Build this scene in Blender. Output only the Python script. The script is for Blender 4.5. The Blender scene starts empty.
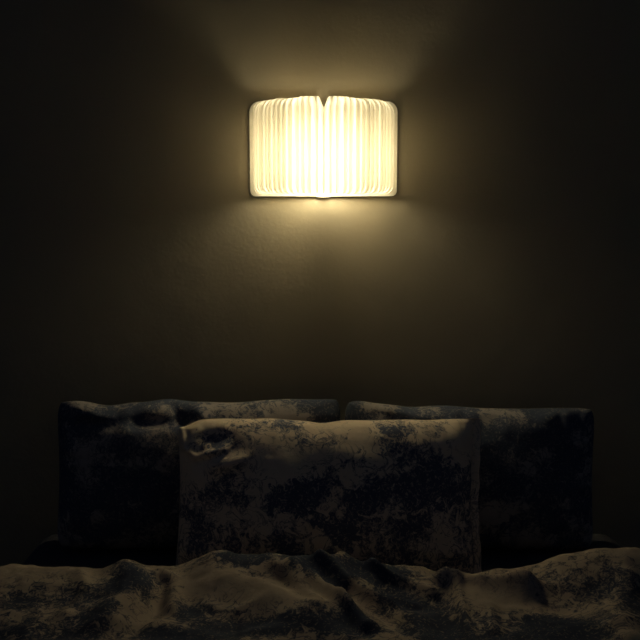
import bpy, math, random
from mathutils import Vector, noise

# ------------------------------------------------------------------ camera, world, exposure
sc = bpy.context.scene
col = sc.collection
FPX = 950.0
cam_d = bpy.data.cameras.new('camera')
cam_d.sensor_fit = 'HORIZONTAL'; cam_d.sensor_width = 36.0
cam_d.lens = 36.0 * FPX / 640.0
cam_d.clip_start = 0.02
cam = bpy.data.objects.new('camera', cam_d); col.objects.link(cam)
cam.location = (0.0, -2.2, 1.35)
cam.rotation_euler = (math.radians(90 - 7.2), 0, 0)
sc.camera = cam

LED_POWER = 270.0                     # emission strength of the strip inside the lamp
LED_COLOR = (1.0, 0.87, 0.56)
world = bpy.data.worlds.new('night'); sc.world = world
world.use_nodes = True
bg = world.node_tree.nodes['Background']
bg.inputs['Color'].default_value = (0.38, 0.57, 1.0, 1)
bg.inputs['Strength'].default_value = 0.0180       # what little night light the room has

vs = sc.view_settings
vs.view_transform = 'Standard'; vs.look = 'None'
vs.exposure = 0.0; vs.gamma = 1.0; vs.use_curve_mapping = False
sc.cycles.use_denoising = True
sc.cycles.max_bounces = 10
sc.cycles.diffuse_bounces = 6
sc.cycles.transmission_bounces = 8
sc.cycles.sample_clamp_indirect = 6.0

random.seed(7)

# ------------------------------------------------------------------ helpers
def mesh_obj(name, verts, faces, mat=None, parent=None, smooth=True):
    me = bpy.data.meshes.new(name)
    me.from_pydata([tuple(v) for v in verts], [], faces)
    me.update()
    if smooth:
        me.polygons.foreach_set('use_smooth', [True] * len(me.polygons))
    o = bpy.data.objects.new(name, me); col.objects.link(o)
    if mat: me.materials.append(mat)
    if parent: o.parent = parent
    return o

def tag(o, label=None, cat=None, group=None, kind=None):
    if label: o['label'] = label
    if cat: o['category'] = cat
    if group: o['group'] = group
    if kind: o['kind'] = kind
    return o

def empty(name, loc):
    o = bpy.data.objects.new(name, None); col.objects.link(o); o.location = loc
    return o

def rounded_slab(x0, x1, z0, z1, y0, y1, r, corners=(1, 1, 1, 1), seg=8):
    """plate in the XZ plane, thickness along Y; corners: (x0z0, x1z0, x1z1, x0z1)"""
    ol = []
    rb, rt = r
    data = [((x0 + rb, z0 + rb), 180, corners[0], (x0, z0)), ((x1 - rb, z0 + rb), 270, corners[1], (x1, z0)),
            ((x1 - rt, z1 - rt), 0, corners[2], (x1, z1)), ((x0 + rt, z1 - rt), 90, corners[3], (x0, z1))]
    for (cx, cz), a0, on, sharp in data:
        r = rb if a0 >= 180 else rt
        if on:
            for k in range(seg + 1):
                a = math.radians(a0 + 90 * k / seg)
                ol.append((cx + r * math.cos(a), cz + r * math.sin(a)))
        else:
            ol.append(sharp)
    n = len(ol)
    vs_ = [(x, y0, z) for x, z in ol] + [(x, y1, z) for x, z in ol]
    fs = [tuple(range(n)), tuple(reversed(range(n, 2 * n)))]
    for i in range(n):
        j = (i + 1) % n
        fs.append((i, i + n, j + n, j))
    return vs_, fs

def box(x0, x1, y0, y1, z0, z1):
    v = [(x, y, z) for z in (z0, z1) for y in (y0, y1) for x in (x0, x1)]
    f = [(0, 2, 3, 1), (4, 5, 7, 6), (0, 1, 5, 4), (2, 6, 7, 3), (0, 4, 6, 2), (1, 3, 7, 5)]
    return v, f

def bevel(o, w, seg=3):
    m = o.modifiers.new('bevel', 'BEVEL'); m.width = w; m.segments = seg; m.limit_method = 'ANGLE'
    return o

def new_mat(name):
    m = bpy.data.materials.new(name); m.use_nodes = True
    nt = m.node_tree
    return m, nt, nt.nodes['Principled BSDF']

def N(nt, t, **kw):
    n = nt.nodes.new(t)
    for k, v in kw.items(): setattr(n, k, v)
    return n

def simple(name, rgb, rough=0.7, var=0.12, scale=12.0, bump=0.0):
    m, nt, p = new_mat(name)
    tc = N(nt, 'ShaderNodeTexCoord'); nz = N(nt, 'ShaderNodeTexNoise')
    nz.inputs['Scale'].default_value = scale; nz.inputs['Detail'].default_value = 5
    nt.links.new(tc.outputs['Object'], nz.inputs['Vector'])
    cr = N(nt, 'ShaderNodeValToRGB')
    cr.color_ramp.elements[0].position = 0.3; cr.color_ramp.elements[1].position = 0.7
    cr.color_ramp.elements[0].color = (*[c * (1 - var) for c in rgb], 1)
    cr.color_ramp.elements[1].color = (*[min(1, c * (1 + var)) for c in rgb], 1)
    nt.links.new(nz.outputs['Fac'], cr.inputs['Fac'])
    nt.links.new(cr.outputs['Color'], p.inputs['Base Color'])
    p.inputs['Roughness'].default_value = rough
    if bump:
        b = N(nt, 'ShaderNodeBump'); b.inputs['Strength'].default_value = bump; b.inputs['Distance'].default_value = 0.002
        nt.links.new(nz.outputs['Fac'], b.inputs['Height']); nt.links.new(b.outputs['Normal'], p.inputs['Normal'])
    return m

# ------------------------------------------------------------------ materials
def wall_mat():
    m, nt, p = new_mat('wall_paint')
    tc = N(nt, 'ShaderNodeTexCoord')
    n1 = N(nt, 'ShaderNodeTexNoise'); n1.inputs['Scale'].default_value = 3.0; n1.inputs['Detail'].default_value = 6
    n2 = N(nt, 'ShaderNodeTexNoise'); n2.inputs['Scale'].default_value = 110.0; n2.inputs['Detail'].default_value = 4
    n3 = N(nt, 'ShaderNodeTexNoise'); n3.inputs['Scale'].default_value = 16.0; n3.inputs['Detail'].default_value = 3
    for n in (n1, n2, n3): nt.links.new(tc.outputs['Object'], n.inputs['Vector'])
    cr = N(nt, 'ShaderNodeValToRGB')
    cr.color_ramp.elements[0].position = 0.3; cr.color_ramp.elements[1].position = 0.7
    cr.color_ramp.elements[0].color = (0.312, 0.270, 0.190, 1)
    cr.color_ramp.elements[1].color = (0.345, 0.298, 0.210, 1)
    nt.links.new(n1.outputs['Fac'], cr.inputs['Fac'])
    nt.links.new(cr.outputs['Color'], p.inputs['Base Color'])
    add = N(nt, 'ShaderNodeMath', operation='MULTIPLY_ADD'); add.inputs[1].default_value = 0.35
    nt.links.new(n2.outputs['Fac'], add.inputs[0]); nt.links.new(n3.outputs['Fac'], add.inputs[2])
    b = N(nt, 'ShaderNodeBump'); b.inputs['Strength'].default_value = 0.32; b.inputs['Distance'].default_value = 0.003
    nt.links.new(add.outputs[0], b.inputs['Height']); nt.links.new(b.outputs['Normal'], p.inputs['Normal'])
    p.inputs['Roughness'].default_value = 0.85
    p.inputs['Specular IOR Level'].default_value = 0.15
    return m

def paper_mat():
    m = bpy.data.materials.new('pleated_paper'); m.use_nodes = True
    nt = m.node_tree; nt.nodes.clear()
    out = N(nt, 'ShaderNodeOutputMaterial')
    tc = N(nt, 'ShaderNodeTexCoord'); nz = N(nt, 'ShaderNodeTexNoise')
    nz.inputs['Scale'].default_value = 60; nz.inputs['Detail'].default_value = 4
    nt.links.new(tc.outputs['Object'], nz.inputs['Vector'])
    cr = N(nt, 'ShaderNodeValToRGB')
    cr.color_ramp.elements[0].color = (0.90, 0.87, 0.80, 1); cr.color_ramp.elements[1].color = (0.96, 0.94, 0.88, 1)
    nt.links.new(nz.outputs['Fac'], cr.inputs['Fac'])
    d = N(nt, 'ShaderNodeBsdfDiffuse'); t = N(nt, 'ShaderNodeBsdfTranslucent')
    nt.links.new(cr.outputs['Color'], d.inputs['Color']); nt.links.new(cr.outputs['Color'], t.inputs['Color'])
    mx = N(nt, 'ShaderNodeMixShader'); mx.inputs[0].default_value = 0.55
    nt.links.new(d.outputs[0], mx.inputs[1]); nt.links.new(t.outputs[0], mx.inputs[2])
    nt.links.new(mx.outputs[0], out.inputs['Surface'])
    return m

def led_mat():
    m = bpy.data.materials.new('led_glow'); m.use_nodes = True
    nt = m.node_tree; nt.nodes.clear()
    out = N(nt, 'ShaderNodeOutputMaterial'); e = N(nt, 'ShaderNodeEmission')
    e.inputs['Color'].default_value = (*LED_COLOR, 1); e.inputs['Strength'].default_value = LED_POWER
    nt.links.new(e.outputs[0], out.inputs['Surface'])
    return m

def toile_mat(name, cream, ink):
    """cream cotton with an engraved-looking dark blue scenic print; attribute 'ink' = how dense the print is there, painted shade of the front pillow included"""
    m, nt, p = new_mat(name)
    L = nt.links.new
    tc = N(nt, 'ShaderNodeTexCoord')
    at = N(nt, 'ShaderNodeAttribute', attribute_name='ink')
    def nse(scale, detail, rough, dist):
        n = N(nt, 'ShaderNodeTexNoise')
        n.inputs['Scale'].default_value = scale; n.inputs['Detail'].default_value = detail
        n.inputs['Roughness'].default_value = rough; n.inputs['Distortion'].default_value = dist
        L(tc.outputs['Object'], n.inputs['Vector']); return n.outputs['Fac']
    def mth(op, a, b=None, c=None):
        n = N(nt, 'ShaderNodeMath', operation=op)
        for i, q in enumerate((a, b, c)):
            if q is None: continue
            if isinstance(q, (int, float)): n.inputs[i].default_value = q
            else: L(q, n.inputs[i])
        return n.outputs[0]
    def step(x, lo, hi):
        r = N(nt, 'ShaderNodeMapRange', interpolation_type='SMOOTHSTEP')
        r.inputs['From Min'].default_value = lo; r.inputs['From Max'].default_value = hi
        L(x, r.inputs['Value']); return r.outputs[0]
    inkf = at.outputs['Fac']
    leaf = nse(48, 5, 0.62, 0.9)                       # foliage clumps
    clump = step(mth('MULTIPLY_ADD', inkf, 0.30, leaf), 0.66, 0.74)
    hatch = nse(95, 3, 0.6, 2.0)                       # engraving strokes inside the clumps
    stroke = step(mth('MULTIPLY_ADD', inkf, 0.16, hatch), 0.52, 0.66)
    line = mth('ABSOLUTE', mth('SUBTRACT', nse(22, 4, 0.6, 1.6), 0.5))
    twig = mth('MULTIPLY', step(mth('MULTIPLY', line, -1.0), -0.030, -0.008), step(inkf, 0.10, 0.45))
    dens = mth('MULTIPLY', clump, mth('MULTIPLY_ADD', stroke, 0.55, 0.45))
    fac = mth('MAXIMUM', dens, mth('MULTIPLY', twig, 0.75))
    mx = N(nt, 'ShaderNodeMix', data_type='RGBA')
    mx.inputs[6].default_value = (*cream, 1); mx.inputs[7].default_value = (*ink, 1)
    L(fac, mx.inputs[0])
    L(mx.outputs[2], p.inputs['Base Color'])
    b = N(nt, 'ShaderNodeBump'); b.inputs['Strength'].default_value = 0.35; b.inputs['Distance'].default_value = 0.006
    L(nse(38, 5, 0.5, 0.0), b.inputs['Height']); L(b.outputs['Normal'], p.inputs['Normal'])
    p.inputs['Roughness'].default_value = 0.95
    p.inputs['Specular IOR Level'].default_value = 0.1
    return m

M_WALL = wall_mat()
M_PAPER = paper_mat()
M_LED = led_mat()
M_WOOD = simple('dark_walnut', (0.055, 0.032, 0.018), 0.55, 0.35, 40)
M_ENDPAPER = simple('endpaper', (0.80, 0.77, 0.68), 0.9, 0.04, 50)
M_METAL = simple('brushed_steel', (0.35, 0.34, 0.33), 0.4, 0.1, 60)
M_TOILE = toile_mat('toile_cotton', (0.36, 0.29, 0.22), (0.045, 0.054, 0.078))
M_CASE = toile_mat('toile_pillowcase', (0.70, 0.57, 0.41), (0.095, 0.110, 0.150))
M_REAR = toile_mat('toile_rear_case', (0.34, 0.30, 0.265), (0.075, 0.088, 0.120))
M_SHEET = simple('sheet_cotton', (0.07, 0.07, 0.08), 0.95, 0.08, 25, 0.3)
M_BED = simple('bed_base_fabric', (0.05, 0.05, 0.055), 0.9, 0.2, 60, 0.2)
M_FLOOR = simple('floor_boards', (0.10, 0.07, 0.05), 0.6, 0.3, 9, 0.1)

# ------------------------------------------------------------------ setting
v, f = box(-3.2, 3.2, 0.0, 0.12, 0.0, 2.8)
tag(mesh_obj('wall_back', v, f, M_WALL, smooth=False), 'plain olive grey painted wall behind the bed', 'wall', kind='structure')
v, f = box(-3.2, 3.2, -4.2, 0.0, -0.1, 0.0)
tag(mesh_obj('floor', v, f, M_FLOOR, smooth=False), 'dark floor under the bed', 'floor', kind='structure')

# ------------------------------------------------------------------ bed
MT = 0.58
BX = 0.02
bed = empty('bed', (BX, -1.02, 0.0))
tag(bed, 'double bed pushed against the wall under the lamp', 'bed')
v, f = box(-0.69, 0.69, -1.0, 1.0, 0.10, 0.34)
bevel(mesh_obj('bed_base', v, f, M_BED, bed, False), 0.015)
v, f = box(-0.68, 0.68, -0.99, 0.99, 0.34, MT)
bevel(mesh_obj('mattress', v, f, M_SHEET, bed, False), 0.05, 5)
for sx in (-1, 1):
    for sy in (-1, 1):
        vv, ff = [], []
        for k, (r, z) in enumerate(((0.020, 0.0), (0.026, 0.10))):
            for i in range(14):
                a = 2 * math.pi * i / 14
                vv.append((sx * 0.6 + r * math.cos(a), sy * 0.9 + r * math.sin(a), z))
        ff = [tuple(reversed(range(14))), tuple(range(14, 28))] + [(i, (i + 1) % 14, 14 + (i + 1) % 14, 14 + i) for i in range(14)]
        mesh_obj('leg', vv, ff, M_WOOD, bed, False)

# ------------------------------------------------------------------ book lamp
LAMP_H, PAGE_H = 0.214, 0.204
lamp = empty('book_lamp', (0.008, -0.0065, 1.358))
tag(lamp, 'lit open-book wall lamp with fanned cream paper pages', 'lamp')
CW = 0.1685
for s in (-1, 1):
    x0, x1 = (-CW, -0.009) if s < 0 else (0.009, CW)
    cr_ = (1, 0, 0, 1) if s < 0 else (0, 1, 1, 0)
    v, f = rounded_slab(x0, x1, 0.0, LAMP_H, 0.0015, 0.0055, (0.013, 0.024), cr_)
    cover = mesh_obj('cover', v, f, M_WOOD, lamp, False)
    v, f = rounded_slab(x0 + 0.0006, x1 - 0.0006, 0.0006, LAMP_H - 0.0006, -0.0006, 0.0014, (0.0125, 0.0235), cr_)
    mesh_obj('endpaper', v, f, M_ENDPAPER, cover, False)
# spine: rounded vertical batten that shows below the covers
vv, ff = [], []
ns, nz_ = 10, 2
for k, z in enumerate((-0.0015, LAMP_H - 0.012)):
    for i in range(ns + 1):
        a = math.pi * i / ns
        vv.append((-0.0165 * math.cos(a), 0.0055 - 0.0075 * math.sin(a), z))
n1 = ns + 1
for i in range(ns): ff.append((i, i + 1, n1 + i + 1, n1 + i))
ff += [(ns, 0, n1, n1 + ns), tuple(reversed(range(n1))), tuple(range(n1, 2 * n1))]
spine = mesh_obj('spine', vv, ff, M_ENDPAPER, lamp, False)
# wall mounts: short round magnets that hold the covers off the wall
for s in (-1, 1):
    vv, ff = [], []
    for k, y in enumerate((0.0055, 0.0065)):
        for i in range(20):
            a = 2 * math.pi * i / 20
            vv.append((s * 0.085 + 0.013 * math.cos(a), y, LAMP_H / 2 + 0.013 * math.sin(a)))
    ff = [tuple(range(20)), tuple(reversed(range(20, 40)))] + [(i, i + 20, (i + 1) % 20 + 20, (i + 1) % 20) for i in range(20)]
    mesh_obj('wall_mount', vv, ff, M_METAL, lamp, False)
v, f = box(-0.0025, 0.0025, -0.023, -0.0030, 0.060, 0.090)
bevel(mesh_obj('led_bracket', v, f, M_ENDPAPER, lamp, False), 0.001)
v, f = box(-0.006, 0.006, -0.035, -0.023, 0.024, 0.126)
led = bevel(mesh_obj('led_strip', v, f, M_LED, lamp, False), 0.003)

NP = 36
R_OUT, R_IN, RC = 0.1635, 0.103, 0.020
PLAN = [(-1.0, 0.0), (-0.95, 0.40), (-0.87, 0.72), (-0.73, 0.89), (-0.48, 0.975), (-0.17, 1.0),
        (0.17, 1.0), (0.48, 0.975), (0.73, 0.89), (0.87, 0.72), (0.95, 0.40), (1.0, 0.0)]
z_off = (LAMP_H - PAGE_H) / 2
# uneven page widths
wts = [1 + random.uniform(-0.22, 0.22) for _ in range(NP)]
for i in (NP // 2 - 1, NP // 2): wts[i] = 1.0
hl = sum(wts[:NP // 2]); hr = sum(wts[NP // 2:])
span = math.radians(88.3)
edges = [math.pi / 2 + span]
for i in range(NP):
    edges.append(edges[-1] - wts[i] * span / (hl if i < NP // 2 else hr))
zs = [0.0, 0.002, 0.005, 0.009, 0.014, 0.020, 0.028, 0.04, 0.07, 0.108]
zs = zs + [PAGE_H - z for z in reversed(zs[:-1])]
for i in range(NP):
    a0, a1 = edges[i], edges[i + 1]
    mid, half = (a0 + a1) / 2, (a0 - a1) / 2
    R = R_OUT + random.uniform(-0.0012, 0.0008)
    out = min(i, NP - 1 - i)
    if out < 3: R -= (0.012, 0.005, 0.002)[out]
    r_in = R_IN + 0.022 * min(1.0, abs(i - NP / 2 + 0.5) / (NP * 0.36))
    lean = random.uniform(-0.10, 0.10) * half
    dzt = random.uniform(-0.0012, 0.0010)
    if abs(i - NP / 2 + 0.5) < 4: dzt = 0.0012
    # the book block splits in the middle: top corners of the inner pages lean apart
    side = -1 if i >= NP // 2 else 1
    dist = (NP // 2 - 1 - i) if i < NP // 2 else (i - NP // 2)
    split = side * math.radians(3.9) * (0.70 ** dist)
    rc0 = RC * random.uniform(0.85, 1.15)
    vv, ff = [], []
    for z in zs:
        zz = z + z_off + (dzt * z / PAGE_H)
        dz = min(z, PAGE_H - z)
        rc = rc0 if z < PAGE_H / 2 else rc0 * 1.3
        inset = rc - math.sqrt(max(0.0, rc * rc - (rc - dz) ** 2)) if dz < rc else 0.0
        t = max(0.0, (z - (PAGE_H - 0.023)) / 0.020)
        tb = 0.35 * math.sin(math.pi * z / PAGE_H)           # pages belly a little
        for a, rr in PLAN:
            r = r_in + (R - r_in) * rr
            r = min(r, R - inset)
            ang = mid - a * half + split * t * (1.0 - 0.15 * (1 - a * side)) + lean * tb * rr
            vv.append((r * math.cos(ang), -0.002 - r * math.sin(ang), zz))
    n = len(PLAN)
    for k in range(len(zs) - 1):
        for q in range(n - 1):
            ff.append((k * n + q, k * n + q + 1, (k + 1) * n + q + 1, (k + 1) * n + q))
    mesh_obj('page', vv, ff, M_PAPER, lamp, True)

# ------------------------------------------------------------------ pillows
def fbm(p, oct=4):
    return noise.fractal(Vector(p), 1.0, 2.0, oct)

def set_ink(o, vals):
    at = o.data.attributes.new('ink', 'FLOAT', 'POINT')
    at.data.foreach_set('value', vals)

def make_pillow(name, W, H, T, label, loc, lean, yaw, roll, seed, blobs, nu=120, nv=90, pinch=0.03, flange=None,
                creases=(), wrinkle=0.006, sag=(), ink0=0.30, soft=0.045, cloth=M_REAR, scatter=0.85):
    """stuffed case standing on its long edge: local x = width, z = height (0 at the base), -y = front"""
    root = empty(name, loc)
    root.rotation_euler = (lean, roll, yaw)
    tag(root, label, 'pillow', 'toile pillows on the bed')
    def outline(u, v):
        x = u * W / 2 * (1 - pinch * (1 - v * v) * abs(u))
        z = v * H / 2 * (1 - pinch * 1.6 * (1 - u * u) * abs(v) * (1.0 if v > 0 else 0.25))
        cr = 1 - soft * (abs(u) * abs(v)) ** 8
        x *= cr; z *= cr
        z += 0.004 * noise.noise(Vector((x * 13 + seed, 0.3, seed))) * max(0.0, v) ** 2
        for (su, sw, sd) in sag:
            z -= sd * math.exp(-((u - su) / sw) ** 2) * max(0.0, v) ** 3
        return x, z
    vv, ink = [], []
    for side in (-1, 1):
        for j in range(nv + 1):
            for i in range(nu + 1):
                # concentrate the grid near the rim
                u = math.sin((i / nu - 0.5) * math.pi); v = math.sin((j / nv - 0.5) * math.pi)
                x, z = outline(u, v)
                prof = max(0.0, (1 - abs(u) ** 2.6)) ** 0.55 * max(0.0, (1 - abs(v) ** 2.4)) ** 0.48
                y = T / 2 * prof
                edge = 1 - max(abs(u), abs(v))
                fold = fbm((x * 9 + seed, z * 9, side * 3.1 + seed), 3) * wrinkle * min(1, edge * 8)
                # gathers running in from the seams
                ga = abs(noise.noise(Vector((x * 26 + seed * 2, 3.3 * side, seed)))) * math.exp(-(1 - abs(v)) * 5.5)
                gb = abs(noise.noise(Vector((z * 26 + seed * 5, 1.7 * side, seed + 4)))) * math.exp(-(1 - abs(u)) * 5.5)
                fold += (ga + gb) * 0.022 * min(1, edge * 10)
                if side < 0:
                    for (px, pz, qx, qz, wd, am) in creases:
                        dx, dz = qx - px, qz - pz
                        L2 = dx * dx + dz * dz
                        t = max(0, min(1, ((x - px) * dx + (z - pz) * dz) / L2))
                        d = math.hypot(x - px - dx * t, z - pz - dz * t)
                        fold += am * math.exp(-(d / wd) ** 2) * math.sin(math.pi * (0.15 + 0.7 * t))
                y += fold
                vv.append((x, side * y, z + H / 2))
                d = 0.0
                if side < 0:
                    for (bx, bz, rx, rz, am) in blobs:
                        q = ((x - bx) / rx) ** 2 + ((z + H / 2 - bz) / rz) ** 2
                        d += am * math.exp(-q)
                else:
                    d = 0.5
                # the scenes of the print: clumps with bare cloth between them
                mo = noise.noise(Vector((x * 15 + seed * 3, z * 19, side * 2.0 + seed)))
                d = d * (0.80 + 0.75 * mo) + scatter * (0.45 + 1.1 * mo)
                ink.append(max(0.0, min(1.2, d + ink0)))  # print density, with the front pillow's painted shade from its blobs
    row = nu + 1; half = row * (nv + 1)
    ff = []
    for j in range(nv):
        for i in range(nu):
            a = j * row + i
            ff.append((a, a + 1, a + row + 1, a + row))
            b = half + a
            ff.append((b, b + row, b + row + 1, b + 1))
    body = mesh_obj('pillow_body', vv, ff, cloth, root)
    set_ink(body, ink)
    if not flange: return root
    # flat hemmed border sewn round the stuffed part
    ring = []
    K = 60
    for i in range(K): ring.append((-1 + 2 * i / K, -1))
    for i in range(K): ring.append((1, -1 + 2 * i / K))
    for i in range(K): ring.append((1 - 2 * i / K, 1))
    for i in range(K): ring.append((-1, 1 - 2 * i / K))
    vv, ff, ink = [], [], []
    th = 0.0022
    nr = 4
    for idx, (u, v) in enumerate(ring):
        x, z = outline(u, v)
        ox = (flange[1] if u > 0 else flange[0]) * u
        oz = (flange[3] if v > 0 else flange[2]) * v
        wob = noise.noise(Vector((x * 14 + seed, z * 14, seed * 1.3)))
        wob2 = noise.noise(Vector((x * 31 + seed, z * 31, seed * 2.3)))
        for k in range(nr + 1):
            t = k / nr
            yy = (wob * 0.016 + wob2 * 0.006) * t * t
            sc_ = 1 + 0.25 * wob2 * t
            px, pz = x * 0.985 + ox * t * sc_, z * 0.985 + oz * t * sc_
            vv.append((px, yy - th, pz + H / 2)); vv.append((px, yy + th, pz + H / 2))
            ink.extend([0.30 + 0.3 * wob] * 2)
    n = len(ring); st = 2 * (nr + 1)
    for idx in range(n):
        a = idx * st; b = ((idx + 1) % n) * st
        for k in range(nr):
            ff.append((a + 2 * k, b + 2 * k, b + 2 * k + 2, a + 2 * k + 2))
            ff.append((a + 2 * k + 1, a + 2 * k + 3, b + 2 * k + 3, b + 2 * k + 1))
        ff.append((a + 2 * nr, b + 2 * nr, b + 2 * nr + 1, a + 2 * nr + 1))
    fl = mesh_obj('flange', vv, ff, cloth, root)
    set_ink(fl, ink)
    return root

R_ = math.radians
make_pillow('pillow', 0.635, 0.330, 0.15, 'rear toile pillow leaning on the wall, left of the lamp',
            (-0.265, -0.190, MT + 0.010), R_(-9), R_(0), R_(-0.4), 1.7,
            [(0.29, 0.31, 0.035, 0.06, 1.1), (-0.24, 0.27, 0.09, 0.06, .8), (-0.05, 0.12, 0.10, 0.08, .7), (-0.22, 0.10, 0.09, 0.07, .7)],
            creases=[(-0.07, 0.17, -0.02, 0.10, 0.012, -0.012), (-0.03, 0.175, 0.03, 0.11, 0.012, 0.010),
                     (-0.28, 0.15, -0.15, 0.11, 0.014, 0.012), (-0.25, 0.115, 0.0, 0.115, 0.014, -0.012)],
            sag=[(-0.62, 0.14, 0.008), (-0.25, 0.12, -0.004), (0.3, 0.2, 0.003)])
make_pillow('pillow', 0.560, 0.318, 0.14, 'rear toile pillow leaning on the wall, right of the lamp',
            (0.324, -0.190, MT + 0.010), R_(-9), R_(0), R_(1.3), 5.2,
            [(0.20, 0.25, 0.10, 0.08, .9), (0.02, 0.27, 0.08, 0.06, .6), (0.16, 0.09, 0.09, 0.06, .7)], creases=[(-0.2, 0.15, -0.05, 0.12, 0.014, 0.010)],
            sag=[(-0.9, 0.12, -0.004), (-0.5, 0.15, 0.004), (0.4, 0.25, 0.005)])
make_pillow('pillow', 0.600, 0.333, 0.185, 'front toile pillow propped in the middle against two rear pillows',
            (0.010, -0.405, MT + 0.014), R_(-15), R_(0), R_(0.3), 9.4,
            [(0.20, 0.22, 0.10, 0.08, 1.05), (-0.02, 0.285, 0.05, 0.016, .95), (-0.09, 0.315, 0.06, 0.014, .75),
             (-0.18, 0.275, 0.10, 0.022, .85), (0.03, 0.20, 0.09, 0.03, .6), (-0.12, 0.14, 0.22, 0.07, .80),  # the wide low blobs put the lower front's shade into the print
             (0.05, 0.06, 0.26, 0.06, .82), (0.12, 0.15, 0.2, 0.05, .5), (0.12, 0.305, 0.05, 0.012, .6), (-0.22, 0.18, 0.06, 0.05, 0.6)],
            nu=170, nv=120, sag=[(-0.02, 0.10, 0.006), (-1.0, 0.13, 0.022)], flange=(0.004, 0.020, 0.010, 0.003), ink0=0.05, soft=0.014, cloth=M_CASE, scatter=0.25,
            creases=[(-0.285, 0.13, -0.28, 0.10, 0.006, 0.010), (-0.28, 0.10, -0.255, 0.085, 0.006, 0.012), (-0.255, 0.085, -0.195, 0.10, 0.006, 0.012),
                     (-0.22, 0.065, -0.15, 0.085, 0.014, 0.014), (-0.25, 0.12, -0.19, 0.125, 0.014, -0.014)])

# ------------------------------------------------------------------ duvet
# height of the rumpled cover above the mattress as ridges, hollows and noise
RIDGES = [   # polyline (x, y), width, height
    ([(-0.30, -0.60), (-0.272, -0.64), (-0.262, -0.72)], 0.014, 0.014),
    ([(-0.36, -0.60), (-0.33, -0.66), (-0.36, -0.78)], 0.030, 0.018),
    ([(-0.24, -0.60), (-0.14, -0.68), (-0.03, -0.77)], 0.045, 0.026),
    ([(-0.20, -0.57), (-0.10, -0.585), (0.0, -0.60)], 0.040, 0.030),
    ([(-0.07, -0.62), (-0.01, -0.70), (0.06, -0.80)], 0.016, 0.018),
    ([(-0.02, -0.60), (0.05, -0.66), (0.10, -0.70)], 0.012, 0.013),
    ([(0.02, -0.575), (0.10, -0.605), (0.18, -0.64)], 0.012, 0.012),
    ([(0.09, -0.575), (0.16, -0.60), (0.20, -0.63)], 0.012, 0.007),
    ([(0.20, -0.63), (0.27, -0.635), (0.33, -0.66)], 0.022, 0.024),
    ([(0.34, -0.63), (0.42, -0.60), (0.56, -0.60)], 0.055, 0.045),
    ([(0.50, -0.66), (0.46, -0.74), (0.44, -0.86)], 0.025, 0.016),
    ([(0.215, -0.64), (0.212, -0.75), (0.215, -0.90)], 0.008, 0.010),
    ([(-0.033, -0.645), (0.01, -0.72), (0.045, -0.805)], 0.009, 0.009),
    ([(0.042, -0.64), (0.09, -0.655), (0.14, -0.69)], 0.008, 0.008),
    ([(-0.10, -0.61), (-0.06, -0.66), (-0.02, -0.74)], 0.009, 0.008),
    ([(0.07, -0.59), (0.12, -0.625), (0.175, -0.665)], 0.007, 0.008),
    ([(0.24, -0.65), (0.26, -0.72), (0.25, -0.80)], 0.010, 0.006),
    ([(-0.44, -0.62), (-0.41, -0.68), (-0.43, -0.76)], 0.014, 0.008),
    ([(-0.60, -0.62), (-0.45, -0.63), (-0.36, -0.62)], 0.060, 0.016),
]
HOLLOWS = [
    ([(0.10, -0.66), (0.17, -0.70), (0.19, -0.80)], 0.035, 0.022),
    ([(0.22, -0.58), (0.30, -0.60), (0.36, -0.62)], 0.05, 0.020),
    ([(-0.29, -0.64), (-0.29, -0.72), (-0.31, -0.80)], 0.018, 0.010),
    ([(0.02, -0.67), (0.09, -0.74), (0.12, -0.80)], 0.018, 0.012),
]
INK = [   # x, y, rx, ry, amount
    (-0.12, -0.585, 0.11, 0.035, 1.1), (0.0, -0.63, 0.07, 0.035, .9), (0.10, -0.60, 0.10, 0.03, .8), (0.12, -0.68, 0.05, 0.04, .9),
    (0.165, -0.78, 0.045, 0.12, 1.1), (-0.13, -0.80, 0.13, 0.035, .95), (0.03, -0.80, 0.07, 0.04, .85), (-0.22, -0.735, 0.05, 0.03, .9),
    (-0.34, -0.66, 0.045, 0.05, .9), (-0.37, -0.76, 0.03, 0.06, .8), (0.30, -0.76, 0.08, 0.03, .7), (0.36, -0.80, 0.06, 0.05, 1.0),
    (0.52, -0.74, 0.07, 0.08, 1.0), (0.27, -0.83, 0.08, 0.03, .9), (0.30, -0.60, 0.08, 0.03, .8), (-0.48, -0.70, 0.10, 0.05, .7),
    (-0.5, -0.82, 0.12, 0.05, .8), (0.42, -0.66, 0.08, 0.04, .45), (-0.25, -0.84, 0.1, 0.03, .9)]

def poly_dist(x, y, pts):
    best = 9.0
    for (ax, ay), (bx, by) in zip(pts, pts[1:]):
        dx, dy = bx - ax, by - ay
        t = max(0, min(1, ((x - ax) * dx + (y - ay) * dy) / (dx * dx + dy * dy)))
        d = math.hypot(x - ax - dx * t, y - ay - dy * t)
        best = min(best, d)
    return best

def duvet_h(x, y):
    h = 0.105
    h += 0.018 * noise.noise(Vector((x * 3.1 + 4, y * 3.1, 0.3)))
    near = y > -1.0
    if near:
        for pts, w, a in RIDGES:
            d = poly_dist(x, y, pts)
            if d < 3 * w: h += a * math.exp(-(d / w) ** 2)
        for pts, w, a in HOLLOWS:
            d = poly_dist(x, y, pts)
            if d < 3 * w: h -= a * math.exp(-(d / w) ** 2)
    w = noise.noise(Vector((x * 7 + 2, y * 11, 1.3)))
    h += 0.010 * (1 - 2 * abs(w))
    h += 0.0045 * fbm((x * 22, y * 22, 2.0), 3)
    return h

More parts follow.
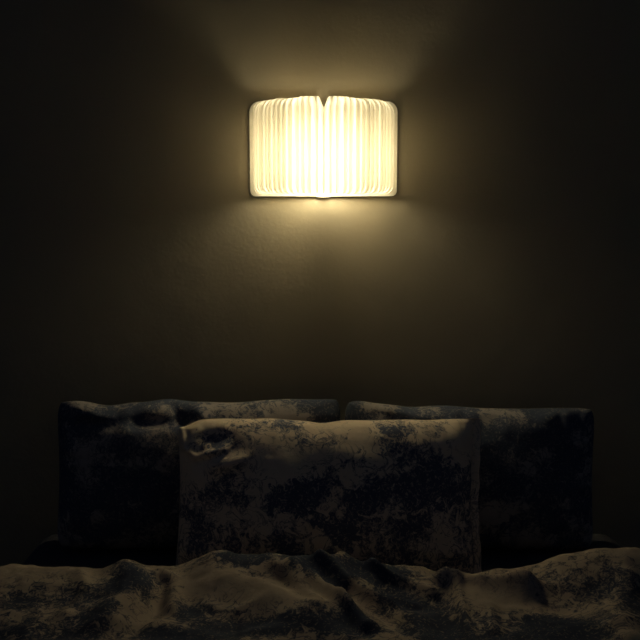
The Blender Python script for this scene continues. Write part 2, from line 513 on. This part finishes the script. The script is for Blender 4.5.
duvet_verts, duvet_faces, duvet_ink = [], [], []
YB, YF = -0.555, -2.08
ys = []
y = YB
while y > -1.0: ys.append(y); y -= 0.0045
while y > YF: ys.append(y); y -= 0.02
# back hem: rolls down behind the ridge to the mattress
prof = [(0.035, 0.02), (0.030, 0.25), (0.022, 0.5), (0.013, 0.74), (0.006, 0.9)]
rows = [(YB + 0.012 + o * 0.6, k) for o, k in prof] + [(yy, 1.0) for yy in ys]
NX = 330
for (yy, k) in rows:
    for i in range(NX + 1):
        s = -1.0 + 2.0 * i / NX
        t = abs(s)
        sx = 0.86 * s
        if abs(sx) > 0.68:                                   # drop over the bed's side
            over = abs(sx) - 0.68
            px = math.copysign(0.68 + 0.085 * (1 - math.exp(-over / 0.05)), sx)
            drop = max(0.0, over - 0.02) * 2.1
        else:
            px, drop = sx, 0.0
        wob = 0.012 * noise.noise(Vector((sx * 6, 0.7, 5.0))) if k < 1 or yy > YB - 0.05 else 0
        h = duvet_h(sx, yy) * k
        yo = yy + wob
        side = 0.018 * noise.noise(Vector((yy * 6, s, 8.0))) * min(1, drop * 6)
        duvet_verts.append((BX + px + side, yo, MT + 0.004 + h - drop))
        d = 0.12
        for (bx, by, rx, ry, am) in INK:
            q = ((sx - bx) / rx) ** 2 + ((yy - by) / ry) ** 2
            if q < 6: d += am * math.exp(-q)
        if yy < -0.9: d = max(d, 0.45 + 0.5 * noise.noise(Vector((sx * 5, yy * 5, 3))))
        mo = noise.noise(Vector((sx * 16, yy * 16, 6.0)))
        duvet_ink.append(max(0.0, min(1.35, d * (1.3 + 0.8 * mo))))
rw = NX + 1
for j in range(len(rows) - 1):
    for i in range(NX):
        a = j * rw + i
        duvet_faces.append((a, a + rw, a + rw + 1, a + 1))
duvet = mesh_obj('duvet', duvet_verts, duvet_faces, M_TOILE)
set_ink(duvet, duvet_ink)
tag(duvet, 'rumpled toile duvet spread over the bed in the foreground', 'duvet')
so = duvet.modifiers.new('thickness', 'SOLIDIFY'); so.thickness = 0.004; so.offset = -1
